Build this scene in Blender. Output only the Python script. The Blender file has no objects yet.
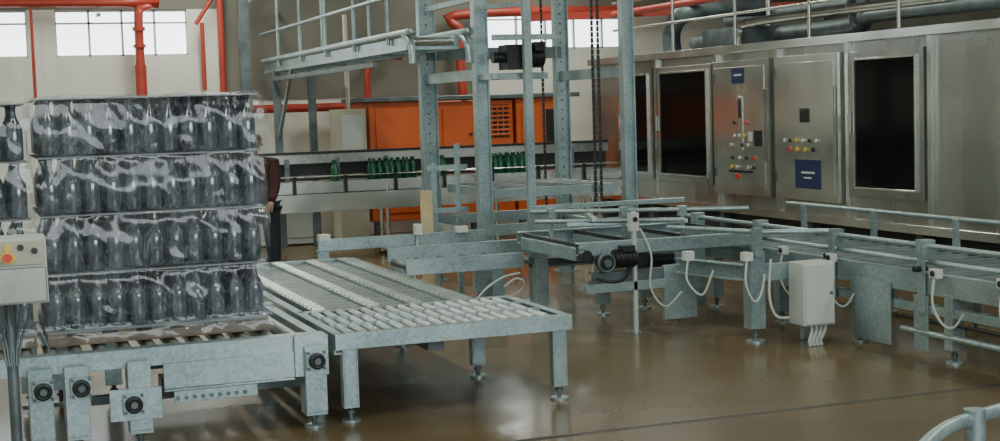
import bpy, math, random
from mathutils import Vector, Matrix, noise
random.seed(7)
V=Vector
# ------------------------------------------------------------------ camera
f=1450.;H=1.75;yaw=math.radians(20.3);p=math.radians(4.48);r=math.radians(1.8)
F=V((math.sin(yaw),math.cos(yaw),0));R=V((math.cos(yaw),-math.sin(yaw),0));Zv=V((0,0,1))
Fp=F*math.cos(p)-Zv*math.sin(p);U=F*math.sin(p)+Zv*math.cos(p)
Rr=R*math.cos(r)-U*math.sin(r);Ur=U*math.cos(r)+R*math.sin(r)
cd=bpy.data.cameras.new("camera");cam=bpy.data.objects.new("camera",cd)
bpy.context.collection.objects.link(cam);bpy.context.scene.camera=cam
M=Matrix((Rr,Ur,-Fp)).transposed().to_4x4();M.translation=V((0,0,H));cam.matrix_world=M
cd.lens=f/1000*36;cd.sensor_width=36;cd.clip_end=200

# ------------------------------------------------------------------ materials
def newmat(name):
    m=bpy.data.materials.new(name);m.use_nodes=True
    return m,m.node_tree,m.node_tree.nodes["Principled BSDF"]
def mat(name,c,rough=.5,metal=0.,var=0.,scale=8.,c2=None,bump=0.,coord='Object',stretch=None,rvar=0.,spec=None):
    m,t,b=newmat(name);n=t.nodes;l=t.links
    b.inputs["Base Color"].default_value=(*c,1);b.inputs["Roughness"].default_value=rough;b.inputs["Metallic"].default_value=metal
    if spec is not None: b.inputs["Specular IOR Level"].default_value=spec
    tc=n.new("ShaderNodeTexCoord");mp=n.new("ShaderNodeMapping");l.new(tc.outputs[coord],mp.inputs[0])
    if stretch: mp.inputs["Scale"].default_value=stretch
    nz=n.new("ShaderNodeTexNoise");nz.inputs["Scale"].default_value=scale;nz.inputs["Detail"].default_value=5;l.new(mp.outputs[0],nz.inputs[0])
    if c2 is None: c2=tuple(x*(1-var) for x in c)
    cr=n.new("ShaderNodeValToRGB");cr.color_ramp.elements[0].position=.35;cr.color_ramp.elements[1].position=.65
    cr.color_ramp.elements[0].color=(*c2,1);cr.color_ramp.elements[1].color=(*c,1)
    l.new(nz.outputs[0],cr.inputs[0]);l.new(cr.outputs[0],b.inputs["Base Color"])
    if rvar:
        mr=n.new("ShaderNodeMapRange");mr.inputs[1].default_value=.3;mr.inputs[2].default_value=.7
        mr.inputs[3].default_value=max(.02,rough-rvar);mr.inputs[4].default_value=rough+rvar
        l.new(nz.outputs[0],mr.inputs[0]);l.new(mr.outputs[0],b.inputs["Roughness"])
    if bump:
        bp=n.new("ShaderNodeBump");bp.inputs["Strength"].default_value=bump;bp.inputs["Distance"].default_value=.01
        l.new(nz.outputs[0],bp.inputs["Height"]);l.new(bp.outputs[0],b.inputs["Normal"])
    return m
def emis(name,c,s):
    m,t,b=newmat(name);b.inputs["Base Color"].default_value=(*c,1)
    b.inputs["Emission Color"].default_value=(*c,1);b.inputs["Emission Strength"].default_value=s;return m
def galvmat():
    m,t,b=newmat("galvanised_steel");n=t.nodes;l=t.links
    tc=n.new("ShaderNodeTexCoord");v=n.new("ShaderNodeTexVoronoi");v.inputs["Scale"].default_value=60
    l.new(tc.outputs["Object"],v.inputs["Vector"])
    nz=n.new("ShaderNodeTexNoise");nz.inputs["Scale"].default_value=2.5;nz.inputs["Detail"].default_value=6;l.new(tc.outputs["Object"],nz.inputs[0])
    mx=n.new("ShaderNodeMix");mx.inputs[0].default_value=.2
    sp=n.new("ShaderNodeSeparateColor");l.new(v.outputs["Color"],sp.inputs[0])
    l.new(nz.outputs[0],mx.inputs[2]);l.new(sp.outputs[0],mx.inputs[3])
    cr=n.new("ShaderNodeValToRGB");cr.color_ramp.elements[0].position=.3;cr.color_ramp.elements[1].position=.7
    cr.color_ramp.elements[0].color=(.21,.29,.31,1);cr.color_ramp.elements[1].color=(.42,.53,.55,1)
    l.new(mx.outputs[0],cr.inputs[0]);l.new(cr.outputs[0],b.inputs["Base Color"])
    b.inputs["Metallic"].default_value=.6;b.inputs["Roughness"].default_value=.36;return m
GALV=galvmat()
DGALV=mat("weathered_steel",(.16,.205,.22),.5,.6,.4,6)
DARK=mat("black_rubber",(.015,.018,.02),.45,0,.3)
STEEL=mat("brushed_stainless",(.45,.47,.44),.3,.85,.2,1.6,stretch=(1,1,.3),rvar=.07)
STEEL2=mat("polished_stainless",(.60,.63,.59),.22,.85,.15,2,rvar=.06)
ROLL=mat("roller_steel",(.48,.55,.55),.33,.6,.25,3)
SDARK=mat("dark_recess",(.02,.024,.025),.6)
GLASS=mat("dark_window_glass",(.006,.007,.007),.12,0,.2,spec=.1)
ORANGE=mat("orange_paint",(.74,.14,.03),.45,0,.15,2)
RED=mat("red_pipe_paint",(.40,.045,.028),.45,0,.2,3)
CREAM=mat("cream_enamel",(.50,.50,.40),.5,0,.15,2)
BOXGREY=mat("light_grey_enamel",(.52,.57,.54),.45,0,.08,2)
WIRE=mat("white_cable_sheath",(.50,.56,.54),.5,0,.1)
WOOD=mat("pallet_wood",(.17,.13,.09),.7,0,.4,7,stretch=(1,6,6))
PLANK=mat("pale_timber",(.62,.52,.30),.6,0,.2,7)
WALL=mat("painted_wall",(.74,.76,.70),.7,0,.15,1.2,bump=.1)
DWALL=mat("dark_wall_paint",(.18,.18,.15),.8,0,.3,1.0)  # dark grey-brown wall colour
CEIL=mat("ceiling_sheet",(.26,.27,.25),.8,0,.3,1.2)
BLUE=mat("blue_label",(.012,.03,.12),.4)
WHITE=mat("white_plastic",(.62,.66,.62),.4)
YEL=mat("yellow_plastic",(.75,.5,.05),.35)
REDB=mat("red_button_plastic",(.7,.04,.03),.3)
GREENB=mat("green_bottle_glass",(.01,.10,.05),.12,0,.3)
GUN=mat("cast_iron_bearing",(.03,.035,.038),.35,.4,.3)
SHEET=mat("layer_pad_plastic",(.20,.24,.26),.4,0,.3,3)
WINP=emis("daylight_window_pane",(.88,.96,1.),3.6)
TUBE=emis("fluorescent_diffuser",(.95,1.,.92),3.)
FRAME=mat("white_window_frame",(.55,.57,.54),.5)
BOT=mat("dark_bottle_glass",(.032,.055,.082),.15,.0,.4,30,spec=1.)
BOT.node_tree.nodes["Principled BSDF"].inputs["Coat Weight"].default_value=.7
BOT.node_tree.nodes["Principled BSDF"].inputs["Coat Roughness"].default_value=.1
def floormat():
    m,t,b=newmat("wet_concrete_floor");n=t.nodes;l=t.links
    tc=n.new("ShaderNodeTexCoord")
    a=n.new("ShaderNodeTexNoise");a.inputs["Scale"].default_value=.55;a.inputs["Detail"].default_value=8;a.inputs["Distortion"].default_value=.6
    c=n.new("ShaderNodeTexNoise");c.inputs["Scale"].default_value=14;c.inputs["Detail"].default_value=6
    l.new(tc.outputs["Object"],a.inputs[0]);l.new(tc.outputs["Object"],c.inputs[0])
    cr=n.new("ShaderNodeValToRGB");e=cr.color_ramp.elements;e[0].position=.33;e[1].position=.68
    e[0].color=(.09,.061,.028,1);e[1].color=(.20,.148,.075,1)
    l.new(a.outputs[0],cr.inputs[0])
    mx=n.new("ShaderNodeMix");mx.data_type='RGBA';mx.blend_type='MULTIPLY';mx.inputs[0].default_value=.4
    l.new(cr.outputs[0],mx.inputs[6])
    cr2=n.new("ShaderNodeValToRGB");cr2.color_ramp.elements[0].color=(.55,.55,.55,1);l.new(c.outputs[0],cr2.inputs[0]);l.new(cr2.outputs[0],mx.inputs[7])
    l.new(mx.outputs[2],b.inputs["Base Color"])
    mr=n.new("ShaderNodeMapRange");mr.inputs[1].default_value=.4;mr.inputs[2].default_value=.62;mr.inputs[3].default_value=.32;mr.inputs[4].default_value=.13
    l.new(a.outputs[0],mr.inputs[0]);l.new(mr.outputs[0],b.inputs["Roughness"])
    bp=n.new("ShaderNodeBump");bp.inputs["Strength"].default_value=.08;bp.inputs["Distance"].default_value=.01;l.new(c.outputs[0],bp.inputs["Height"]);l.new(bp.outputs[0],b.inputs["Normal"])
    return m
FLOOR=floormat()
def wrapmat():
    m=bpy.data.materials.new("clear_shrink_wrap");m.use_nodes=True;t=m.node_tree;n=t.nodes;l=t.links
    b=n["Principled BSDF"];o=n["Material Output"]
    b.inputs["Base Color"].default_value=(.58,.68,.76,1);b.inputs["Roughness"].default_value=.3;b.inputs["Specular IOR Level"].default_value=.5
    tr=n.new("ShaderNodeBsdfTransparent");tr.inputs[0].default_value=(.98,.99,1.,1)
    tc=n.new("ShaderNodeTexCoord")
    def glint_streak(scale,rot,st,lo,hi,dist):  # noise streaks painting pale crease highlights into the film mix
        mp=n.new("ShaderNodeMapping");mp.inputs["Scale"].default_value=st;mp.inputs["Rotation"].default_value=rot;l.new(tc.outputs["Object"],mp.inputs[0])
        a=n.new("ShaderNodeTexNoise");a.inputs["Scale"].default_value=scale;a.inputs["Detail"].default_value=2;a.inputs["Distortion"].default_value=dist;l.new(mp.outputs[0],a.inputs[0])
        s=n.new("ShaderNodeMath");s.operation='SUBTRACT';s.inputs[1].default_value=.5;l.new(a.outputs[0],s.inputs[0])
        ab=n.new("ShaderNodeMath");ab.operation='ABSOLUTE';l.new(s.outputs[0],ab.inputs[0])
        mr=n.new("ShaderNodeMapRange");mr.inputs[1].default_value=0;mr.inputs[2].default_value=hi;mr.inputs[3].default_value=lo;mr.inputs[4].default_value=0;l.new(ab.outputs[0],mr.inputs[0])
        return mr.outputs[0],a.outputs[0]
    r1,a1=glint_streak(9,(0,.6,0),(1,1,.4),.20,.009,.5)
    r2,a2=glint_streak(14,(0,-.7,.3),(1.3,1.3,.45),.16,.008,.4)
    ad=n.new("ShaderNodeMath");ad.operation='MAXIMUM';l.new(r1,ad.inputs[0]);l.new(r2,ad.inputs[1])
    big=n.new("ShaderNodeTexNoise");big.inputs["Scale"].default_value=3.6;big.inputs["Detail"].default_value=2;l.new(tc.outputs["Object"],big.inputs[0])
    mb=n.new("ShaderNodeMapRange");mb.inputs[1].default_value=.42;mb.inputs[2].default_value=.7;mb.inputs[3].default_value=.02;mb.inputs[4].default_value=.11;l.new(big.outputs[0],mb.inputs[0])
    sm=n.new("ShaderNodeMath");sm.operation='ADD';sm.use_clamp=True;l.new(ad.outputs[0],sm.inputs[0]);l.new(mb.outputs[0],sm.inputs[1])
    mx=n.new("ShaderNodeMixShader");l.new(sm.outputs[0],mx.inputs[0]);l.new(tr.outputs[0],mx.inputs[1]);l.new(b.outputs[0],mx.inputs[2])
    bp=n.new("ShaderNodeBump");bp.inputs["Strength"].default_value=.35;bp.inputs["Distance"].default_value=.03;l.new(a1,bp.inputs["Height"])
    gl=n.new("ShaderNodeBsdfGlossy");gl.inputs["Roughness"].default_value=.1;l.new(bp.outputs[0],gl.inputs["Normal"])
    mx2=n.new("ShaderNodeMixShader");mx2.inputs[0].default_value=.035;l.new(mx.outputs[0],mx2.inputs[1]);l.new(gl.outputs[0],mx2.inputs[2])
    l.new(mx2.outputs[0],o.inputs[0]);return m
WRAP=wrapmat()

# ------------------------------------------------------------------ mesh builder
class MB:
    def __init__(s): s.v=[];s.f=[];s.m=[];s.sm=[];s.mats=[]
    def mi(s,m):
        if m not in s.mats: s.mats.append(m)
        return s.mats.index(m)
    def add(s,vs,fs,m,sm=False):
        o=len(s.v);s.v+= [tuple(x) for x in vs];i=s.mi(m)
        for q in fs: s.f.append(tuple(k+o for k in q));s.m.append(i);s.sm.append(sm)
    def box(s,a,b,m,rz=0,piv=None,rx=0):
        x0,y0,z0=a;x1,y1,z1=b
        vs=[V((x,y,z)) for z in(z0,z1) for y in(y0,y1) for x in(x0,x1)]
        if rz or rx:
            pv=V(piv) if piv else V(((x0+x1)/2,(y0+y1)/2,(z0+z1)/2));RM=Matrix.Rotation(rz,3,'Z')@Matrix.Rotation(rx,3,'X')
            vs=[RM@(w-pv)+pv for w in vs]
        s.add(vs,[(0,2,3,1),(4,5,7,6),(0,1,5,4),(2,6,7,3),(0,4,6,2),(1,3,7,5)],m)
    def beam(s,p,q,w,h,m):
        p=V(p);q=V(q);d=(q-p).normalized();up=V((0,0,1))
        if abs(d.z)>.95: up=V((0,1,0))
        sd=d.cross(up).normalized();u=sd.cross(d)
        vs=[c+sd*a*w/2+u*b*h/2 for c in(p,q) for a,b in((-1,-1),(1,-1),(1,1),(-1,1))]
        s.add(vs,[(3,2,1,0),(4,5,6,7),(0,1,5,4),(1,2,6,5),(2,3,7,6),(3,0,4,7)],m)
    def cyl(s,p,q,r,m,n=12,r2=None,cap=True):
        p=V(p);q=V(q);d=(q-p).normalized();a=d.orthogonal().normalized();b=d.cross(a)
        r2=r if r2 is None else r2;vs=[]
        for c,rr in((p,r),(q,r2)):
            for i in range(n):
                t=2*math.pi*i/n;vs.append(c+(a*math.cos(t)+b*math.sin(t))*rr)
        s.add(vs,[(i,(i+1)%n,(i+1)%n+n,i+n) for i in range(n)],m,True)
        if cap: s.add(vs,[tuple(range(n-1,-1,-1)),tuple(range(n,2*n))],m)
    def tube(s,pts,r,m,n=8,sub=6):
        pts=[V(q) for q in pts]
        if sub>1 and len(pts)>2:
            P=[pts[0]]+pts+[pts[-1]];o=[]
            for i in range(1,len(P)-2):
                for k in range(sub):
                    t=k/sub;a,b,c,d=P[i-1],P[i],P[i+1],P[i+2]
                    o.append(.5*((2*b)+(c-a)*t+(2*a-5*b+4*c-d)*t*t+(3*b-a-3*c+d)*t**3))
            o.append(pts[-1]);pts=o
        vs=[];a=None
        for i,q in enumerate(pts):
            d=(pts[min(i+1,len(pts)-1)]-pts[max(i-1,0)]).normalized()
            a=d.orthogonal().normalized() if a is None else (a-d*a.dot(d)).normalized()
            b=d.cross(a)
            for k in range(n):
                t=2*math.pi*k/n;vs.append(q+(a*math.cos(t)+b*math.sin(t))*r)
        fs=[(i*n+k,i*n+(k+1)%n,(i+1)*n+(k+1)%n,(i+1)*n+k) for i in range(len(pts)-1) for k in range(n)]
        s.add(vs,fs,m,True);L=(len(pts)-1)*n
        s.add(vs,[tuple(range(n-1,-1,-1)),tuple(range(L,L+n))],m)
    def torus(s,c,ax,R_,r_,m,n=24,k=8):
        c=V(c);d=V(ax).normalized();a=d.orthogonal().normalized();b=d.cross(a);vs=[]
        for i in range(n):
            t=2*math.pi*i/n;e=a*math.cos(t)+b*math.sin(t)
            for j in range(k):
                u=2*math.pi*j/k;vs.append(c+e*(R_+r_*math.cos(u))+d*r_*math.sin(u))
        s.add(vs,[(i*k+j,i*k+(j+1)%k,((i+1)%n)*k+(j+1)%k,((i+1)%n)*k+j) for i in range(n) for j in range(k)],m,True)
    def lathe(s,prof,o,m,n=10):
        o=V(o);vs=[o+V((rr*math.cos(2*math.pi*i/n),rr*math.sin(2*math.pi*i/n),z)) for rr,z in prof for i in range(n)]
        s.add(vs,[(j*n+i,j*n+(i+1)%n,(j+1)*n+(i+1)%n,(j+1)*n+i) for j in range(len(prof)-1) for i in range(n)],m,True)
    def chan(s,p,q,h,w,m,t=.012,side=1):
        p=V(p);q=V(q);d=(q-p).normalized();sd=d.cross(V((0,0,1))).normalized()*side
        s.beam(p+sd*w/2,q+sd*w/2,t,h,m)
        for z in(-1,1): s.beam(p+V((0,0,z*(h/2-t/2))),q+V((0,0,z*(h/2-t/2))),w,t,m)
    def foot(s,x,y,m=None,h=.1,w=.1):
        m=m or GALV
        s.cyl((x,y,0.012),(x,y,h),.014,DGALV,8);s.cyl((x,y,0),(x,y,.014),w*.55,m,14)
        s.cyl((x,y,.05),(x,y,.066),.026,DGALV,6)
    def build(s,name,bevel=0,parent=None):
        me=bpy.data.meshes.new(name);me.from_pydata(s.v,[],s.f)
        for m in s.mats: me.materials.append(m)
        me.polygons.foreach_set("material_index",s.m);me.polygons.foreach_set("use_smooth",s.sm);me.update()
        o=bpy.data.objects.new(name,me);bpy.context.collection.objects.link(o)
        if bevel:
            b=o.modifiers.new("bevel","BEVEL");b.width=bevel;b.segments=1;b.limit_method='ANGLE';b.angle_limit=1.0
        if parent: o.parent=parent
        return o
def empty(name,loc=(0,0,0)):
    e=bpy.data.objects.new(name,None);e.location=loc;bpy.context.collection.objects.link(e);return e

# ------------------------------------------------------------------ room
XL,XR,YB,YF,ZC=-4.,13.,20.,-3.,4.6
m=MB();m.box((XL,YF,-.1),(XR,YB,0),FLOOR);m.build("floor")
m=MB();m.box((XL,YF,ZC),(XR,YB,ZC+.1),CEIL);m.build("ceiling")
m=MB()
ops=[(-1.2,.9),(1.26,2.97),(7.3,9.6)];z0,z1=2.58,3.2
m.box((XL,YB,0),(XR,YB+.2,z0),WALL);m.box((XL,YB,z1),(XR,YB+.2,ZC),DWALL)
xs=XL
for a,b in ops: m.box((xs,YB,z0),(a,YB+.2,z1),WALL);xs=b
m.box((xs,YB,z0),(XR,YB+.2,z1),WALL)
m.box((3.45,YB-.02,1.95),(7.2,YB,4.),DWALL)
m.build("wall_back")
for i,(a,b) in enumerate(ops):
    m=MB();m.box((a,YB+.1,z0),(b,YB+.12,z1),WINP)
    n=int(round((b-a)/.42))
    for k in range(n+1):
        x=a+(b-a)*k/n;m.box((x-.014,YB+.03,z0),(x+.014,YB+.09,z1),FRAME)
    for z in(z0,z1-.03,(z0+z1)/2+.12): m.box((a,YB+.03,z),(b,YB+.09,z+.025),FRAME)
    m.build("window_%d"%(i+1))
m=MB();m.box((XL-.2,YF,0),(XL,YB,ZC),WALL);m.build("wall_left")
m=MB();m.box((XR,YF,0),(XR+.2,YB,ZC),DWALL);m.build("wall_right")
m=MB();m.box((XL,YF-.2,0),(XR,YF,ZC),WALL);m.build("wall_rear")
m=MB();m.box((-1.,YF,1.6),(7,YF+.03,3.6),WINP)  # invented glowing panes on the unseen rear wall, added for light
for k in range(9): m.box((-1+k-.03,YF+.03,1.6),(-1+k+.03,YF+.08,3.6),FRAME)
m.build("window_4")
DRN=mat("wet_drain_grate",(.10,.09,.07),.4,.2,.3,6)
m=MB();m.box((2.2,6.975,.0005),(9,7.025,.002),DRN);m.box((2.2,6.99,.002),(9,7.01,.0025),SDARK);m.build("floor_drain_channel")
for y in (1.5,6,10.5,15,18.3):
    for x in (-1.5,3.,7.5):
        m=MB();m.box((x-.12,y-.8,ZC-.1),(x+.12,y+.8,ZC),FRAME);m.box((x-.1,y-.78,ZC-.13),(x+.1,y+.78,ZC-.1),TUBE)
        o=m.build("ceiling_light_fixture")
        ld=bpy.data.lights.new("tube_light","AREA");ld.shape='RECTANGLE';ld.size=.3;ld.size_y=1.6;ld.energy=(58 if y<14 else (68 if y<17 else 85))
        ld.color=(1.,1.,.84);lo=bpy.data.objects.new("tube_light",ld);bpy.context.collection.objects.link(lo);lo.location=(x,y,ZC-.16);lo.parent=o
ld=bpy.data.lights.new("added_rear_fill","AREA");ld.shape='RECTANGLE';ld.size=8;ld.size_y=2;ld.energy=260;ld.color=(.86,.96,.98)  # added lamp behind the camera, gives the bottles their highlights
lo=bpy.data.objects.new("added_rear_fill",ld);bpy.context.collection.objects.link(lo);lo.location=(3,YF+.12,2.6);lo.rotation_euler=(math.radians(90),0,0)
w=bpy.data.worlds.new("world");bpy.context.scene.world=w;w.use_nodes=True;w.node_tree.nodes["Background"].inputs[0].default_value=(.5,.6,.7,1);w.node_tree.nodes["Background"].inputs[1].default_value=.4

# ------------------------------------------------------------------ red pipework on back wall
m=MB();Y=19.75
m.tube([(-3.5,Y,3.27),(2.1,Y,3.27),(2.3,Y,3.2),(2.3,Y,3.0),(2.3,Y,2.0)],.06,RED,10,3)
m.cyl((2.3,Y,2.95),(2.3,Y,2.9),.085,RED);m.cyl((2.3,Y,2.72),(2.3,Y,2.68),.085,RED);m.cyl((2.3,Y,2.45),(2.3,Y,2.0),.075,RED)
m.cyl((.95,Y,3.2),(.95,Y,2.05),.022,RED);m.cyl((3.13,Y,3.0),(3.13,Y,2.1),.03,RED);m.cyl((3.38,Y,3.6),(3.38,Y,1.9),.045,RED)
m.cyl((3.05,Y,2.98),(3.4,Y,3.5),.03,RED)
m.cyl((3.5,Y,1.82),(7.,Y,1.82),.06,RED)
m.tube([(6.8,Y,1.85),(6.8,Y,2.8),(7.1,Y,3.1),(12.5,Y,3.1)],.07,RED,10,5)
m.tube([(5.4,Y,1.8),(5.4,Y,2.3),(5.6,Y,2.5),(5.9,Y,2.5)],.05,RED,10,5)
for x in(-2,0,1.8,4.2,9,11.5): m.box((x-.02,Y,3.1),(x+.02,YB-.005,3.14),DGALV)
m.build("red_fire_sprinkler_pipework")
# ------------------------------------------------------------------ washer cabinet (right)
X=8.
m=MB();yA,yB=7.2,17.9;zb,zt=.55,2.29
m.box((X,yA,zb),(10.6,yB,zt),STEEL)
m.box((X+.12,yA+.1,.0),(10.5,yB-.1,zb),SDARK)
m.box((X-.05,yA,zb-.05),(X,yB,zb+.03),STEEL2)
m.box((X-.06,yA,zt-.03),(X+.1,yB,zt+.05),STEEL2)
seams=[7.6,9.6,10.62,11.88,13.16,14.45,15.95,17.0]
for y in seams: m.box((X-.035,y-.03,zb+.03),(X,y+.03,zt-.03),STEEL2)
def windoor(y0,y1,z0=.8,z1=2.16):
    m.box((X-.05,y0,z0),(X,y1,z1),STEEL)
    m.box((X-.056,y0+.1,z0+.08),(X-.05,y1-.1,z1-.07),GLASS)
    for yy in (y0+.1,y1-.1): m.box((X-.07,yy-.01,z0+.07),(X-.05,yy+.01,z1-.06),STEEL2)
    for zz in (z0+.08,z1-.07): m.box((X-.07,y0+.1,zz-.01),(X-.05,y1-.1,zz+.01),STEEL2)
    m.box((X-.09,y1-.07,1.4),(X-.05,y1-.03,1.58),STEEL2)
windoor(10.68,11.82);windoor(14.52,15.9);windoor(16.02,16.95)
for y0,y1 in((11.95,13.1),(13.24,14.4)):
    m.box((X-.09,y0,.72),(X,y1,2.17),STEEL2)
    m.box((X-.098,y0+.06,.79),(X-.09,y1-.06,2.10),STEEL2)
    m.box((X-.13,y0+.02,1.1),(X-.098,y0+.045,1.85),STEEL2)
    for zz in(.95,2.0): m.box((X-.105,y1-.05,zz-.05),(X-.09,y1-.02,zz+.05),DGALV)
def btn(y,z,r,mt): m.cyl((X-.098,y,z),(X-.12,y,z),r,mt,12);m.cyl((X-.098,y,z),(X-.105,y,z),r*1.35,STEEL2,12)
m.box((X-.106,13.70,1.92),(X-.098,13.96,2.09),BLUE);m.box((X-.109,13.74,2.0),(X-.106,13.9,2.02),WHITE)
m.box((X-.106,13.74,1.2),(X-.098,13.84,1.78),STEEL2);m.box((X-.109,13.76,1.55),(X-.106,13.82,1.75),SDARK)
m.box((X-.106,13.55,1.3),(X-.098,13.62,1.4),WHITE);m.box((X-.106,13.35,1.25),(X-.098,13.5,1.42),DARK)
for z,ys in((1.5,(13.65,13.9)),(1.36,(13.7,13.8,13.9)),(1.26,(13.62,13.74,13.98)),(1.12,(13.5,13.65,13.8,13.95)),(1.02,(13.5,13.62,13.86,13.98))):
    for y in ys: btn(y,z,.018,random.choice([WHITE,DARK,REDB,YEL,DARK,WHITE]))
btn(13.85,.92,.03,REDB)
m.box((X-.106,13.55,.96),(X-.098,14.05,.985),DARK)
m.box((X-.108,12.44,1.5),(X-.098,12.6,1.64),SDARK);m.box((X-.111,12.46,1.52),(X-.108,12.58,1.62),DARK)
for y,mt in((12.3,WHITE),(12.42,DARK),(12.54,WHITE),(12.66,YEL),(12.78,DARK),(12.88,WHITE)): btn(y,1.32,.018,mt)
for y,mt in((12.35,DARK),(12.5,YEL),(12.65,YEL),(12.8,REDB)): btn(y,1.23,.022,mt)
m.box((X-.106,12.24,.84),(X-.098,12.70,1.13),BLUE);m.box((X-.109,12.34,.99),(X-.106,12.58,1.01),WHITE);m.box((X-.109,12.4,.94),(X-.106,12.54,.955),WHITE)
for y in(7.8,9.5): m.box((X-.02,y,zb+.1),(X,y+1.0,zt-.1),STEEL)
for y in [7.4,9.,10.8,12.6,14.4,16.2,17.6]:
    m.box((X+.02,y,0),(X+.12,y+.1,zb),DGALV)
m.build("bottle_washer_cabinet",.004)
m=MB()
for y in [8.3,9.8,11.3,12.8,14.3,15.8,17.3]: m.cyl((8.15,y,2.345),(8.15,y,3.05),.02,STEEL)
m.tube([(8.15,8,3.05),(8.15,17.5,3.05)],.02,STEEL,8,1);m.tube([(8.15,8,2.7),(8.15,17.5,2.7)],.016,STEEL,8,1)
m.tube([(8.7,7.5,2.55),(8.7,12.2,2.55),(8.7,12.6,2.6),(8.7,12.7,3.1),(8.7,12.7,4.4)],.07,DGALV,12,5)
m.tube([(9.1,17,2.5),(9.1,13.6,2.5),(9.,13.2,2.6),(8.9,13.1,3.0),(8.9,13.1,4.4)],.1,DGALV,12,5)
m.tube([(8.5,16.5,2.35),(8.5,16.5,2.65),(8.6,16.2,2.85),(9.5,16,2.9)],.12,DGALV,12,5)
m.tube([(8.5,14.8,2.35),(8.5,14.8,2.52),(8.5,14.4,2.62),(8.5,11,2.62)],.05,STEEL,12,5)
m.tube([(9.6,7.5,2.8),(9.6,17,2.8)],.09,DGALV,12,1)
m.tube([(8.4,7.5,3.2),(8.4,18,3.2)],.05,STEEL,12,1)
m.tube([(8.3,11.5,2.93),(8.3,17.8,2.93)],.045,RED,12,1)
m.box((8.6,9.0,2.345),(9.6,10.2,2.75),STEEL);m.box((8.6,14.9,2.345),(9.6,15.9,2.6),DGALV)
for y in(9.2,10.9,15): m.cyl((9.,y,2.35),(9.,y,3.4),.035,STEEL2)
m.tube([(8.3,9.2,3.4),(12,9.2,3.4)],.05,STEEL2,10,1)
m.build("washer_overhead_pipework")
m=MB();m.beam((7.4,18.6,2.95),(12.5,15.2,2.95),.08,.1,RED)
for q in((7.4,18.6),(12.5,15.2)): m.beam((q[0],q[1],2.9),(q[0],q[1],ZC-.01),.06,.06,RED)
m.build("red_crane_rail")
# ------------------------------------------------------------------ orange machines
m=MB()
def orc(x0,x1,z0,z1,y0=18.3,y1=19.3): m.box((x0,y0,z0),(x1,y1,z1),ORANGE)
orc(5.0,5.85,.3,1.86);m.box((5.08,18.28,.95),(5.77,18.3,1.78),ORANGE);m.box((5.1,18.27,.4),(5.75,18.3,.8),ORANGE)
m.box((4.9,18.2,1.86),(7.95,19.35,1.92),DGALV)
orc(5.9,7.0,.3,1.84)
m.box((6.5,18.27,1.35),(6.95,18.3,1.78),DARK)
for k in range(7): m.box((6.5,18.25,1.37+k*.062),(6.95,18.28,1.395+k*.062),ORANGE)
for k in range(6): m.box((6.52+k*.08,18.25,1.35),(6.535+k*.08,18.28,1.78),ORANGE)
m.box((6.0,18.27,.95),(6.42,18.3,1.75),ORANGE);m.cyl((6.38,18.3,1.4),(6.38,18.24,1.4),.02,DARK,10)
orc(7.05,7.75,.3,1.9)
m.box((7.12,18.27,1.1),(7.4,18.3,1.75),ORANGE);m.box((7.48,18.27,1.25),(7.7,18.3,1.7),DARK)
for x in(5.05,5.75,6.4,7.1,7.65): m.box((x,18.35,0),(x+.08,18.45,.3),DGALV)
m.build("orange_packing_machine",.01)
m=MB();m.box((4.55,18.2,0),(4.93,18.6,1.78),CREAM);m.box((4.6,18.19,1.0),(4.88,18.2,1.7),BOXGREY);m.cyl((4.75,18.4,1.78),(4.75,18.4,3),.03,CREAM);m.build("cream_electrical_cabinet",.01)
m=MB();m.box((3.5,18.9,.02),(4.4,19.5,.62),WHITE);m.box((3.45,18.87,.62),(4.45,19.55,.66),BOXGREY)
m.box((3.55,18.88,.1),(3.95,18.9,.55),BOXGREY);m.box((4.0,18.88,.1),(4.35,18.9,.55),BOXGREY);m.build("white_storage_cupboard",.008)
# ------------------------------------------------------------------ back bottle conveyor
m=MB();Y=17.
m.box((1.5,Y-.12,.86),(7.9,Y+.12,.9),STEEL2);m.box((1.5,Y-.16,.80),(7.9,Y-.14,.93),STEEL2);m.box((1.5,Y+.14,.62),(7.9,Y+.16,.93),STEEL)
m.box((1.5,Y-.22,.58),(7.9,Y-.2,.79),STEEL2)
m.box((1.5,Y+.3,.93),(7.9,Y+.34,1.16),SDARK);m.box((1.5,Y+.22,1.14),(7.9,Y+.34,1.25),STEEL);m.box((1.5,Y+.2,1.25),(7.9,Y+.36,1.28),DARK)
for yy in(Y-.1,Y+.1): m.cyl((1.5,yy,.99),(7.9,yy,.99),.008,STEEL2,8)
x=1.8
while x<7.9:
    m.box((x-.02,Y-.19,.7),(x+.02,Y-.15,1.0),DARK);m.cyl((x,Y-.19,.98),(x,Y-.1,.98),.01,STEEL2,6)
    m.box((x-.03,Y+.2,.9),(x+.03,Y+.3,1.2),DGALV)
    x+=.62
for x in(2.,3.4,4.8,6.2,7.5):
    for yy in(Y-.14,Y+.14): m.cyl((x,yy,0),(x,yy,.86),.025,STEEL2,10);m.cyl((x,yy,0),(x,yy,.03),.05,DARK)
    m.box((x-.02,Y-.14,.28),(x+.02,Y+.14,.32),STEEL2)
m.build("bottle_conveyor")
bp=[(0,.0),(.036,.0),(.039,.01),(.039,.15),(.032,.185),(.016,.22),(.014,.265),(.017,.267),(.017,.28),(0,.28)]
m=MB()
xs=[4.2]+[4.66+k*.085 for k in range(7)]+[5.55]+[6.15+k*.085 for k in range(7)]
for x in xs:
    for yy in(-.045,.045): m.lathe(bp,(x+random.uniform(-.02,.02),Y+yy,.901),GREENB,10)
m.build("green_glass_bottles")
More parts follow.
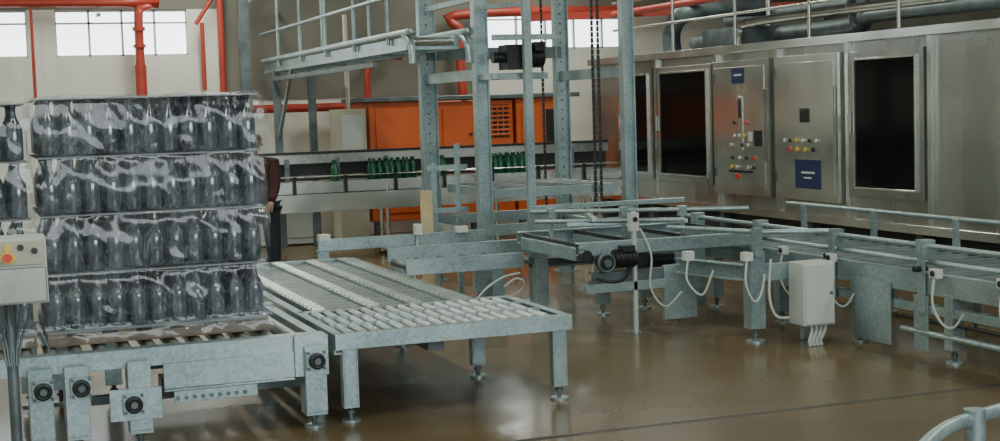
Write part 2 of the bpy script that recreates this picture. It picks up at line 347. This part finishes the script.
# ------------------------------------------------------------------ lift tower
m=MB()
x0,x1,y0,y1=4.48,5.95,12.5,14.1;ht=4.3
def col(x,y,w=.13,d=.1,h=ht,holes=False):
    m.box((x-w/2,y-d/2,0.012),(x-w/2+.012,y+d/2,h),GALV);m.box((x+w/2-.012,y-d/2,0.012),(x+w/2,y+d/2,h),GALV)
    m.box((x-w/2+.012,y-.006,0.012),(x+w/2-.012,y+.006,h),GALV)
    m.box((x-w/2-.04,y-d/2-.04,0),(x+w/2+.04,y+d/2+.04,.012),GALV)
    if holes:
        for k in range(40):
            z=.3+k*.1;m.cyl((x,y-.009,z),(x,y+.009,z),.012,DGALV,8)
col(x0,y0,.13);col(x1,y0,.12);col(x0,y1,.17,holes=True);col(x1,y1,.15,holes=True)
for z in(.55,2.05,4.2):
    m.beam((x0,y0,z),(x0,y1,z),.06,.1,GALV);m.beam((x1,y0,z),(x1,y1,z),.06,.1,GALV)
for z in(.62,4.2): m.beam((x0,y0,z),(x1,y0,z),.06,.1,GALV);m.beam((x0,y1,z),(x1,y1,z),.06,.1,GALV)
m.beam((x0,y1,2.3),(x1,y1,2.3),.06,.12,DGALV)
m.box((4.72,12.0,0.012),(4.79,12.06,3.4),GALV);m.box((4.68,11.96,0),(4.84,12.1,.012),GALV)
m.beam((4.44,12.2,2.02),(5.0,12.2,2.02),.1,.06,GALV);m.beam((4.44,12.05,2.36),(5.05,12.05,2.36),.06,.05,GALV)
m.beam((4.48,12.0,2.02),(4.48,12.5,2.02),.05,.05,GALV)
m.box((4.60,12.12,2.08),(4.84,12.34,2.3),GUN);m.cyl((4.84,12.23,2.19),(4.98,12.23,2.19),.09,GUN,16);m.cyl((4.6,12.23,2.19),(4.5,12.23,2.19),.05,GUN,14)
m.box((4.86,12.1,2.24),(4.96,12.2,2.32),GUN)
for k in range(4): m.cyl((4.87+k*.03,12.23,2.19),(4.877+k*.03,12.23,2.19),.1,GUN,16)
for xx,yy in((x1-.33,y0+.05),(x1-.27,y0+.05),(x1-.25,y1-.1)):
    z=.7
    while z<4.1:
        m.box((xx-.012,yy-.008,z),(xx+.012,yy+.008,z+.05),GUN);z+=.054
m.beam((4.6,12.6,.95),(5.85,12.6,.95),.05,.08,GALV);m.beam((4.6,13.9,.95),(5.85,13.9,.95),.05,.08,GALV)
m.beam((4.62,12.6,.95),(4.62,13.9,.95),.05,.08,GALV);m.beam((5.82,12.6,.95),(5.82,13.9,.95),.05,.08,GALV)
for k in range(5): m.cyl((4.66,12.8+k*.24,.97),(5.8,12.8+k*.24,.97),.03,DGALV,10)
for x in(4.12,4.36): m.beam((x,12.9,.0),(x,12.9,1.42 if x>4.2 else 1.25),.05,.03,GALV)
m.beam((4.05,12.88,1.2),(4.45,12.88,1.2),.03,.05,GALV);m.beam((4.05,12.88,.8),(4.45,12.88,.8),.03,.05,GALV)
for z in(2.75,3.1): 
    m.beam((x0,y0,z),(x0,y1,z),.03,.05,GALV);m.beam((x0-.05,y0-.05,z-.1),(4.76,12.03,z-.1),.03,.04,GALV)
m.tube([(4.15,12.5,3.2),(4.2,12.45,2.95),(4.32,12.45,2.85),(4.42,12.45,3.0)],.012,WIRE,6,6)
m.build("pallet_lift_tower")
# ------------------------------------------------------------------ elevated pallet conveyor / walkway
m=MB();xa,xb,ya,yb,zp=3.9,4.36,12.8,19.4,2.36
m.beam((xa,ya,zp),(xa,yb,zp),.05,.13,GALV);m.beam((xb,ya,zp),(xb,yb,zp),.05,.13,GALV)
y=ya+.1
while y<yb: m.cyl((xa,y,zp+.02),(xb,y,zp+.02),.035,STEEL2,10);y+=.2
y=ya
while y<yb: m.beam((xa,y,zp-.05),(xb,y,zp-.05),.05,.03,GALV);y+=.8
for x,s in((xa,-1),(xb,1)):
    m.tube([(x+s*.04,yb,zp+.09),(x+s*.04,ya+.3,zp+.09),(x+s*.04,ya,zp+.07),(x+s*.04,ya-.2,zp-.03),(x+s*.04,ya-.24,zp-.2)],.035,GALV,8,6)
m.beam((xa-.05,yb,zp-.16),(xa-.05,ya+1,zp-.16),.04,.05,DGALV)
for x in(xa,xb): m.beam((x,18.75,0),(x,18.75,zp-.05),.09,.09,DGALV)
m.beam((xa,18.75,1.2),(xb,18.75,1.2),.04,.06,GALV);m.beam((xa,18.75,1.4),(xa,17.8,2.3),.04,.04,GALV)
m.beam((xa,13.2,zp),(x0,14.1,zp),.05,.06,GALV)
y=ya+.5
while y<yb+.1:
    m.cyl((xa-.05,y,zp),(xa-.05,y,zp+.95),.02,GALV,8);y+=1.25
for z in(.45,.95): m.cyl((xa-.05,ya+.4,zp+z),(xa-.05,yb,zp+z),.02,GALV,8)
for y in(14.5,16.9,19.3): m.cyl((xb+.3,y,zp),(xb+.3,y,zp+.95),.02,GALV,8);m.beam((xb,y,zp-.03),(xb+.3,y,zp-.03),.03,.04,GALV)
m.cyl((xb+.3,14.5,zp+.95),(xb+.3,yb,zp+.95),.018,GALV,8)
m.build("elevated_pallet_conveyor")
m=MB();m.box((3.55,19.3,0),(3.68,19.42,4.4),DGALV);m.beam((3.62,19.36,3.2),(4.6,19.36,4.1),.05,.06,GALV);m.build("steel_roof_stanchion")
# ------------------------------------------------------------------ roller table (middle)
PLT=mat("worn_deck_plate",(.24,.30,.31),.38,.4,.3,5)
m=MB();xa,xc,xb,ya,ym,yb,zt=1.93,3.06,3.31,7.88,8.86,12.0,.51
m.chan((xa-.03,ya,zt-.045),(xb+.03,ya,zt-.045),.09,.05,GALV,side=1);m.chan((xa-.03,ym,zt-.06),(xb+.03,ym,zt-.06),.12,.05,GALV,side=-1)
m.chan((xb,ya,zt-.045),(xb,ym,zt-.045),.09,.05,GALV,side=1);m.chan((xa,ya,zt-.06),(xa,yb,zt-.06),.12,.05,GALV,side=-1)
m.chan((xc,ym,zt-.06),(xc,yb,zt-.06),.12,.05,GALV,side=1)
m.beam((xa,yb,zt-.06),(xc,yb,zt-.06),.05,.12,GALV)
rows=[(7.93,8.20),(8.24,8.51),(8.55,8.82)]
for a,b in rows:
    x=xa+.08
    while x<xb-.05: m.cyl((x,a,zt-.02),(x,b,zt-.02),.027,ROLL,12);x+=.08
for yy in(8.22,8.53): m.box((xa+.03,yy-.012,zt-.06),(xb-.03,yy+.012,zt+.006),GALV)
m.box((xa+.03,7.92,zt-.075),(xb-.03,8.83,zt-.07),SDARK)
sx=[2.06,2.42,2.70,2.98]
for x in sx:
    m.box((x-.05,8.9,zt-.06),(x-.042,yb,zt),GALV);m.box((x+.042,8.9,zt-.06),(x+.05,yb,zt),GALV);m.box((x-.042,8.9,zt-.06),(x+.042,yb,zt-.05),SDARK)
    y=8.95
    while y<yb-.03: m.cyl((x-.04,y,zt-.012),(x+.04,y,zt-.012),.024,ROLL,8);y+=.11
for a,b in zip(sx[:-1],sx[1:]):
    y=8.9
    while y<yb-.2:
        m.box((a+.055,y,zt-.03),(b-.055,min(y+.118,yb-.03),zt-.014),PLT);y+=.14
    m.box((a+.055,8.9,zt-.06),(b-.055,yb-.03,zt-.055),SDARK)
def leg(x,y,w=.09,d=.06,top=.45,mt=None):
    mt=mt or GALV
    m.box((x-w/2,y-d/2,.09),(x-w/2+.01,y+d/2,top),mt);m.box((x+w/2-.01,y-d/2,.09),(x+w/2,y+d/2,top),mt);m.box((x-w/2+.01,y-d/2,.09),(x+w/2-.01,y-d/2+.01,top),mt)
    m.box((x-w/2,y-d/2,.08),(x+w/2,y+d/2,.09),mt);m.foot(x,y,mt,h=.085)
for x,y in((1.99,7.91),(3.27,7.91),(3.08,8.83),(2.0,8.83),(3.0,11.8),(2.0,11.8),(3.0,10.3)): leg(x,y)
m.beam((2.0,8.83,.3),(3.08,8.83,.3),.04,.06,GALV)
m.beam((2.6,8.2,.36),(2.6,11.8,.36),.1,.1,DGALV)
m.build("roller_table_conveyor",.002)
# ------------------------------------------------------------------ pallet conveyor under stack
m=MB();xa,xb,ya,yb,zt=-1.6,1.84,7.88,9.3,.53
for y,sd in((ya,1),(yb,-1)): m.chan((xa,y,zt-.05),(xb,y,zt-.05),.10,.08,GALV,side=sd)
fy=ya-.04
m.box((.95,fy-.02,.30),(1.66,fy-.008,.44),GALV);m.box((.95,fy-.02,.285),(1.66,fy+.08,.297),GALV)
m.box((1.0,fy-.016,.22),(1.45,fy-.004,.284),GALV)
m.box((xb-.18,fy-.03,.30),(xb+.01,fy-.018,.525),GALV)
m.beam((xb-.03,ya+.04,zt-.08),(xb-.03,yb,zt-.08),.06,.13,GALV)
for x in(.32,.50,.82,1.77):
    m.box((x-.06,fy-.055,.1),(x+.06,fy-.045,.47),GALV);m.box((x-.06,fy-.045,.1),(x-.05,ya+.05,.46),GALV);m.box((x+.05,fy-.045,.1),(x+.06,ya+.05,.46),GALV);m.box((x-.06,fy-.05,.08),(x+.06,ya+.05,.1),GALV);m.foot(x,ya,h=.085)
    m.box((x-.05,yb-.04,.09),(x+.05,yb+.02,.47),GALV);m.foot(x,yb)
def bearing(x,z,y,rr=.046):
    m.box((x-rr*1.2,y-.018,z-rr*1.2),(x+rr*1.2,y-.001,z+rr*1.2),GALV)
    m.cyl((x,y-.018,z),(x,y-.05,z),rr,GUN,18);m.torus((x,y-.05,z),(0,1,0),rr*.75,rr*.22,GUN);m.cyl((x,y-.04,z),(x,y-.062,z),rr*.38,DGALV,12)
    for a in(-1,1):
        for b in(-1,1): m.cyl((x+a*rr*.95,y-.018,z+b*rr*.95),(x+a*rr*.95,y-.03,z+b*rr*.95),.009,DGALV,6)
m.box((.66,fy-.07,.16),(.93,fy-.056,.33),GALV)
for x,z,yy in((.33,.36,fy-.056),(.52,.36,fy-.056),(.78,.25,fy-.071),(1.77,.39,fy-.056)): bearing(x,z,yy)
x=-1.55
while x<1.8: m.cyl((x,ya+.03,zt-.045),(x,yb-.03,zt-.045),.036,ROLL,12);x+=.13
m.box((.98,ya+.3,.2),(1.2,ya+.45,.3),GUN);m.beam((.6,ya+.35,.2),(1.8,ya+.35,.2),.05,.05,DGALV);m.beam((.9,yb-.2,.26),(1.75,yb-.2,.26),.05,.12,DGALV)
for k in range(9): m.cyl((1.02+k*.045,fy-.015,.245),(1.02+k*.045,fy-.024,.245),.012,DGALV,8)
m.build("pallet_chain_conveyor",.002)
# pallets + bottles
bprof=[(0,.0),(.042,.0),(.047,.012),(.047,.155),(.042,.185),(.022,.225),(.0155,.25),(.0155,.285),(.018,.287),(.018,.30),(0,.30)]
W,D=1.2,1.02
mb=MB();nx,ny=11,9
for L in range(4):
    for i in range(nx):
        for j in range(ny):
            mb.lathe(bprof,(-W/2+.06+i*(W-.12)/(nx-1)+random.uniform(-.003,.003),.06+j*(D-.12)/(ny-1),.085+L*.315),BOT,16)
pb=MB()
for k in range(7): pb.box((-W/2+.0+k*.183,0,.05),(-W/2+.10+k*.183,D,.07),WOOD)
for k in range(3): pb.box((-W/2,k*.46,.0),(W/2,k*.46+.1,.05),WOOD)
pb.box((-W/2,-.005,.07),(W/2,D+.005,.083),SHEET)
for L in range(1,5): pb.box((-W/2,-.004,.07+L*.315),(W/2,D+.004,.078+L*.315),SHEET)
def wrapmesh():
    w=MB();N=70;K=100;per=[];e=.014
    P=[(-W/2-e,-e),(W/2+e,-e),(W/2+e,D+e),(-W/2-e,D+e)]
    for s in range(4):
        a=V(P[s]);b=V(P[(s+1)%4])
        for i in range(N): per.append(a+(b-a)*(i/N))
    cy=D/2;vs=[];zt=.07+4*.315+.012
    for k in range(K+1):
        z=.015+(zt-.015)*k/K
        ph=((z-.07)/.315)%1.0
        for q in per:
            n=V((q.x/(W/2),(q.y-cy)/(D/2)));n.normalize()
            nz=noise.noise(V((q.x*5,q.y*5,z*7)))*.014+noise.noise(V((q.x*14+z*9,q.y*14,z*7+4)))*.006
            bl=math.sin(math.pi*ph)**.5*.018
            d=bl+nz+(-.012 if k>K-2 else 0)+.004
            if z<.1: d+=.01
            vs.append((q.x+n.x*d,q.y+n.y*d,z+noise.noise(V((q.x*3,q.y*3,z*2)))*.008))
    T=len(per)
    w.add(vs,[(k*T+i,k*T+(i+1)%T,(k+1)*T+(i+1)%T,(k+1)*T+i) for k in range(K) for i in range(T)],WRAP,True)
    G=30;tv=[]
    for j in range(G+1):
        for i in range(G+1):
            x=-W/2-.015+(W+.03)*i/G;y=-.015+(D+.03)*j/G
            tv.append((x,y,zt+.006+noise.noise(V((x*6,y*6,1)))*.02))
    w.add(tv,[(j*(G+1)+i,j*(G+1)+i+1,(j+1)*(G+1)+i+1,(j+1)*(G+1)+i) for j in range(G) for i in range(G)],WRAP,True)
    return w
proto=None
for idx,(x,y,s) in enumerate(((.985,8.12,1.),(-.265,8.16,.985))):
    e=empty("shrink_wrapped_bottle_pallet",(x,y,.531));e.scale=(1,1,s)
    if proto is None:
        a=mb.build("stacked_bottles",0,e);b=pb.build("pallet_and_layer_pads",0,e);c=wrapmesh().build("plastic_wrap",0,e);proto=(a,b,c)
    else:
        for q in proto:
            o=bpy.data.objects.new(q.name.split('.')[0],q.data);bpy.context.collection.objects.link(o);o.parent=e
# ------------------------------------------------------------------ cross conveyor junction (centre)
m=MB()
m.chan((2.85,12.3,.60),(4.40,12.3,.60),.10,.08,GALV);m.chan((3.3,11.7,.54),(4.6,11.7,.54),.12,.08,GALV)
m.chan((3.25,11.0,.5),(4.25,11.0,.5),.12,.08,GALV)
for x,y in((2.9,12.3),(4.33,12.3),(3.4,11.7),(4.3,11.7)): m.box((x-.05,y-.03,.09),(x+.05,y+.03,.55),GALV);m.foot(x,y)
x=3.35
while x<4.5: m.cyl((x,11.05,.48),(x,11.66,.48),.03,DGALV,10);x+=.2
m.box((2.85,12.2,.645),(2.95,12.28,.70),WHITE);m.box((4.1,12.18,.645),(4.2,12.26,.7),WHITE);m.box((3.72,12.2,.645),(3.78,12.28,.74),WHITE)
m.tube([(3.75,12.24,.7),(3.72,12.2,.5),(3.66,12.1,.3),(3.72,12.0,.15)],.010,WIRE,6,6)
m.tube([(4.05,10.9,.3),(4.15,10.9,.36),(4.22,10.9,.33),(4.2,10.95,.25),(4.1,10.9,.22)],.010,WIRE,6,6)
m.tube([(3.75,10.93,.14),(3.9,10.9,.3),(4.05,10.9,.38),(4.2,10.93,.4)],.010,WIRE,6,6)
m.build("infeed_chain_conveyor",.002)
m=MB()
for y,sd in((9.98,1),(11.2,-1)):
    m.chan((4.3,y,.66),(5.85,y,.66),.10,.07,GALV,side=sd);m.chan((4.4,y,.44),(5.85,y,.44),.08,.07,DGALV,side=sd)
for x in(4.33,4.8,5.3,5.82): m.beam((x,10.02,.62),(x,11.16,.62),.05,.10,GALV);m.beam((x,10.02,.69),(x,11.16,.69),.025,.03,GUN)
for y in(10.3,10.85): m.cyl((4.36,y,.6),(5.8,y,.6),.025,GUN,10)
for x,y in((4.94,10.95),(5.66,10.95),(4.45,11.1),(5.4,11.1)): m.box((x-.06,y-.03,.09),(x+.06,y+.03,.6),GALV);m.foot(x,y)
m.box((5.0,9.93,.08),(5.28,9.96,.5),GALV);m.box((5.45,10.6,.06),(5.72,10.64,.6),GALV)
m.box((4.33,9.9,.33),(5.0,9.94,.40),GALV)
m.cyl((4.95,10.2,.52),(5.2,10.2,.52),.07,GUN,18);m.box((4.85,10.1,.42),(4.95,10.3,.6),GUN)
m.cyl((4.48,9.95,.56),(4.48,9.86,.56),.05,GUN,16);m.cyl((4.48,9.87,.56),(4.48,9.84,.56),.075,GUN,22);m.torus((4.48,9.84,.56),(0,1,0),.065,.011,DGALV);m.cyl((4.48,9.84,.56),(4.48,9.81,.56),.03,DGALV,14)
m.cyl((4.33,9.93,.62),(4.33,9.86,.62),.045,GUN,16)
m.cyl((4.56,9.9,.58),(4.74,9.9,.58),.065,GUN,18)
for k in range(7): m.cyl((4.57+k*.025,9.9,.58),(4.577+k*.025,9.9,.58),.073,DARK,18)
m.box((4.62,9.84,.63),(4.72,9.94,.68),GUN)
m.tube([(4.4,9.86,.45),(4.5,9.82,.42),(4.62,9.84,.43),(4.7,9.88,.5)],.012,DARK,8,6)
m.cyl((4.26,10.8,.9),(5.75,9.93,.9),.018,GALV,10);m.cyl((4.2,10.55,.84),(5.2,9.95,.84),.018,GALV,10)
m.beam((4.4,11.2,.9),(5.85,11.2,.9),.03,.04,GALV);m.beam((4.4,10.4,.82),(5.3,10.1,.82),.05,.03,GALV)
m.beam((4.55,10.2,.86),(4.9,11.3,.86),.04,.03,GALV)
for x,y in((4.4,10.72),(5.3,10.19),(4.9,10.42)): m.beam((x,y,.6),(x,y,.92),.03,.03,GALV);m.box((x-.03,y-.03,.85),(x+.03,y+.03,.93),GALV)
m.box((4.73,9.90,.012),(4.76,9.93,.93),WIRE);m.box((4.71,9.89,.78),(4.78,9.95,.92),BOXGREY);m.cyl((4.745,9.92,0),(4.745,9.92,.014),.04,GALV,12)
m.cyl((4.745,9.88,.87),(4.745,9.95,.87),.02,DARK,12)
m.tube([(4.79,9.9,.8),(4.86,9.86,.6),(4.84,9.84,.35),(4.95,9.82,.2),(5.1,9.84,.3)],.009,WIRE,6,6)
m.build("transfer_conveyor_junction",.002)
# ------------------------------------------------------------------ right outfeed conveyor
m=MB();xa,xb,ya,yb=5.95,6.95,4.5,11.4
for x,sd in((xa,-1),(xb,1)):
    m.chan((x,ya,.5),(x,yb,.5),.14,.07,GALV,side=sd);m.chan((x,ya,.33),(x,yb,.33),.06,.06,GALV,side=sd)
y=ya+.05
while y<yb: m.cyl((xa+.03,y,.53),(xb-.03,y,.53),.034,DGALV,10);y+=.17
for zz,xx in((.75,xa-.02),(.80,xb+.05),(.64,xa+.0)): m.cyl((xx,ya,zz),(xx,yb,zz),.018,GALV,10)
y=yb-.3
while y>ya:
    m.box((xa-.07,y-.035,.3),(xa-.05,y+.035,.72),GALV);m.box((xa-.075,y-.045,.68),(xa+.02,y+.045,.79),GALV)
    m.cyl((xa-.12,y,.6),(xa-.02,y,.6),.02,DARK,8)
    m.box((xb+.02,y-.03,.3),(xb+.05,y+.03,.8),GALV)
    for x in(xa,xb): m.box((x-.05,y-.3,.09),(x+.05,y-.22,.45),GALV);m.foot(x,y-.26)
    y-=1.05
m.box((xa-.06,8.3,.04),(xa-.045,8.72,.47),GALV);m.box((xa-.05,7.9,.05),(xa-.04,8.05,.42),GALV)
m.cyl((xa-.03,ya,.17),(xa-.03,8.2,.17),.024,GALV,10);m.cyl((xa-.03,ya,.26),(xa-.03,8.2,.26),.012,DARK,8)
for y in(9.6,8.95,7.75,7.1):
    m.box((xa-.12,y-.04,.56),(xa-.07,y+.04,.62),WHITE);m.cyl((xa-.13,y,.59),(xa-.07,y,.59),.02,DARK,10)
    m.tube([(xa-.11,y,.55),(xa-.16,y-.05,.4),(xa-.14,y-.12,.28),(xa-.1,y-.18,.26),(xa-.07,y-.24,.35)],.009,WIRE,6,6)
m.build("outfeed_pallet_conveyor",.002)
m=MB();x,y=5.3,9.05
m.box((x-.06,y-.01,.1),(x-.05,y+.1,.66),GALV);m.box((x+.05,y-.01,.1),(x+.06,y+.1,.66),GALV);m.box((x-.05,y-.01,.1),(x+.05,y+.002,.66),GALV)
m.foot(x,y+.04,h=.12,w=.13)
m.chan((x-.05,y+.05,.5),(x+.53,y+.05,.5),.12,.06,GALV);m.chan((x-.03,y+.06,.5),(x-.22,y+.82,.5),.12,.06,GALV)
m.cyl((x-.3,y+.8,.8),(x,y+.02,.8),.018,GALV,10);m.cyl((x,y+.02,.8),(x+.5,y-.15,.79),.018,GALV,10)
m.box((x-.03,y-.03,.62),(x+.03,y+.03,.83),GALV);m.box((x-.12,y-.05,.6),(x-.06,y+.03,.66),WHITE);m.box((x-.28,y+.55,.56),(x-.21,y+.62,.63),WHITE)
m.tube([(x-.1,y-.03,.6),(x-.14,y-.08,.45),(x-.09,y-.1,.32),(x-.02,y-.08,.36),(x+.03,y-.05,.5)],.009,WIRE,6,6)
m.tube([(x-.26,y+.56,.56),(x-.3,y+.5,.42),(x-.23,y+.4,.32),(x-.16,y+.36,.5)],.009,WIRE,6,6)
m.tube([(x+.1,y-.02,.6),(x+.06,y-.06,.35),(x+.1,y-.08,.2),(x+.2,y-.1,.18)],.011,WIRE,6,6)
m.build("conveyor_drive_stand",.002)
m=MB();bx,by=5.655,8.8
m.box((bx-.13,by,.13),(bx+.13,by+.2,.58),BOXGREY);m.box((bx-.12,by-.012,.14),(bx+.12,by,.57),BOXGREY);m.cyl((bx+.09,by-.012,.36),(bx+.09,by-.02,.36),.012,DGALV,10)
m.box((bx-.1,by+.2,.35),(bx+.1,by+.24,.45),GALV);m.box((bx-.02,by+.2,.0),(bx+.04,by+.24,.4),GALV)
for k in range(4): m.tube([(bx-.03+k*.04,by+.06,.14),(bx-.05+k*.035,by+.03,.08),(bx-.1+k*.03,by-.02,.03),(bx-.13+k*.03,by-.08,.014)],.014,WIRE,6,5)
m.build("electrical_junction_box",.006)
# ------------------------------------------------------------------ operator console (left foreground)
m=MB();x,y=.145,5.85
m.cyl((x,y+.1,0),(x,y+.1,1.06),.022,DGALV,14);m.cyl((x,y+.1,0),(x,y+.1,.02),.13,GALV,18);m.cyl((x,y+.1,.3),(x,y+.1,.34),.03,DGALV,14)
m.box((x-.2,y,1.05),(x+.145,y+.2,1.305),BOXGREY);m.box((x-.19,y-.012,1.2),(x+.135,y,1.295),CREAM);m.box((x-.195,y-.008,1.055),(x+.14,y,1.19),STEEL)
for k,mt in enumerate((WHITE,YEL,REDB,YEL,DARK)):
    cx=x-.15+k*.05;m.cyl((cx,y-.012,1.27),(cx,y-.03,1.27),.012,mt,14)
for k,mt in enumerate((DARK,REDB,WHITE,YEL)): cx=x-.13+k*.05;m.cyl((cx,y-.012,1.23),(cx,y-.03,1.23),.012,mt,14)
m.cyl((x+.0,y-.012,1.235),(x+.0,y-.045,1.235),.024,YEL,16);m.cyl((x+.0,y-.045,1.235),(x+.0,y-.065,1.235),.017,REDB,16)
m.cyl((x+.1,y-.012,1.255),(x+.1,y-.03,1.255),.012,DARK,14)
for k in range(6): m.tube([(x-.1+k*.036,y+.06,1.05),(x-.09+k*.032,y+.07,1.0),(x-.04+k*.016,y+.09,.91),(x-.02+k*.008,y+.07,.8)],.006,DGALV,6,5)
m.build("operator_push_button_console",.005)
m=MB()
m.tube([(2.08,2.9,.0),(2.08,2.9,.59),(2.14,2.98,.74),(2.4,3.2,.825),(2.75,3.35,.84),(3.6,3.6,.84),(3.9,3.7,.78),(3.92,3.72,.0)],.02,GALV,14,8)
m.cyl((2.62,3.3,0),(2.62,3.3,.84),.02,GALV,12);m.cyl((2.62,3.3,.78),(2.62,3.3,.865),.03,GALV,12)
for q in((2.08,2.9),(2.62,3.3),(3.92,3.72)): m.cyl((*q,0),(*q,.012),.06,GALV,14)
m.build("tubular_handrail")
m=MB();m.box((3.95,12.75,.0),(4.06,12.79,1.0),PLANK);m.build("timber_plank",.004)
# ------------------------------------------------------------------ worker behind stack
JACK=mat("maroon_overall_cloth",(.05,.013,.013),.85,0,.3,8);SKIN=mat("skin",(.26,.16,.11),.55,0,.1);HAIR=mat("dark_hair",(.02,.015,.012),.6);TRO=mat("navy_trouser_cloth",(.012,.018,.03),.85)
def skin(name,verts,edges,rad,mt,parent,sub=2):
    me=bpy.data.meshes.new(name);me.from_pydata(verts,edges,[]);o=bpy.data.objects.new(name,me);bpy.context.collection.objects.link(o)
    me.materials.append(mt);s=o.modifiers.new("skin","SKIN");s.use_smooth_shade=True
    for i,rr in enumerate(rad): me.skin_vertices[0].data[i].radius=(rr,rr) if not isinstance(rr,tuple) else rr
    me.skin_vertices[0].data[0].use_root=True
    sb=o.modifiers.new("sub","SUBSURF");sb.levels=sub;sb.render_levels=sub;o.parent=parent;return o
e=empty("worker_in_maroon_overalls",(2.53,13.15,0));e.rotation_euler=(0,0,math.radians(-25))
skin("torso_and_arms",[(0,0,.92),(0,-.02,1.08),(0,-.06,1.22),(0,-.1,1.32),(0,-.12,1.38),(-.17,-.1,1.3),(-.2,-.2,1.1),(-.2,-.36,.98),(.17,-.1,1.3),(.2,-.2,1.1),(.2,-.36,.98)],
 [(0,1),(1,2),(2,3),(3,4),(3,5),(5,6),(6,7),(3,8),(8,9),(9,10)],[(.16,.12),(.15,.11),(.17,.12),(.14,.1),.055,.07,.052,.038,.07,.052,.038],JACK,e)
skin("legs",[(0,0,.94),(-.1,0,.86),(-.12,-.02,.5),(-.12,.02,.1),(-.12,-.12,.04),(.1,0,.86),(.12,-.02,.5),(.12,.02,.1),(.12,-.12,.04)],[(0,1),(1,2),(2,3),(3,4),(0,5),(5,6),(6,7),(7,8)],[.13,.1,.07,.05,.04,.1,.07,.05,.04],TRO,e)
skin("head",[(0,-.12,1.36),(0,-.15,1.44),(0,-.18,1.5),(0,-.185,1.55)],[(0,1),(1,2),(2,3)],[.055,(.07,.075),(.078,.09),(.06,.07)],SKIN,e)
skin("hair",[(0,-.12,1.46),(0,-.14,1.53),(0,-.15,1.58)],[(0,1),(1,2)],[(.08,.075),(.09,.1),(.06,.07)],HAIR,e)
hm=MB()
for s in(-1,1): hm.cyl((s*.03,-.262,1.5),(s*.03,-.27,1.5),.011,WHITE,10);hm.cyl((s*.03,-.27,1.5),(s*.03,-.273,1.5),.006,DARK,8);hm.cyl((s*.078,-.17,1.49),(s*.095,-.165,1.49),.024,SKIN,10)
hm.cyl((0,-.25,1.49),(0,-.29,1.465),.012,SKIN,8,.016);hm.box((-.025,-.262,1.43),(.025,-.255,1.438),REDB);hm.build("face",0,e)
for s in(-1,1):
    px=s*.2
    skin("palm",[(px,-.37,.97),(px,-.41,.95),(px,-.45,.935)],[(0,1),(1,2)],[.026,(.036,.018),(.038,.016)],SKIN,e)
    for k in range(4):
        fx=px+(-.03+k*.02);ln=[.85,1.,.95,.75][k]
        skin("finger_%d"%(k+1),[(fx,-.44,.937),(fx,-.44-.04*ln,.927),(fx,-.44-.065*ln,.905),(fx,-.44-.07*ln,.885)],[(0,1),(1,2),(2,3)],[.009,.009,.008,.007],SKIN,e,1)
    skin("thumb",[(px-s*.03,-.40,.945),(px-s*.055,-.43,.93),(px-s*.06,-.455,.91)],[(0,1),(1,2)],[.011,.010,.008],SKIN,e,1)
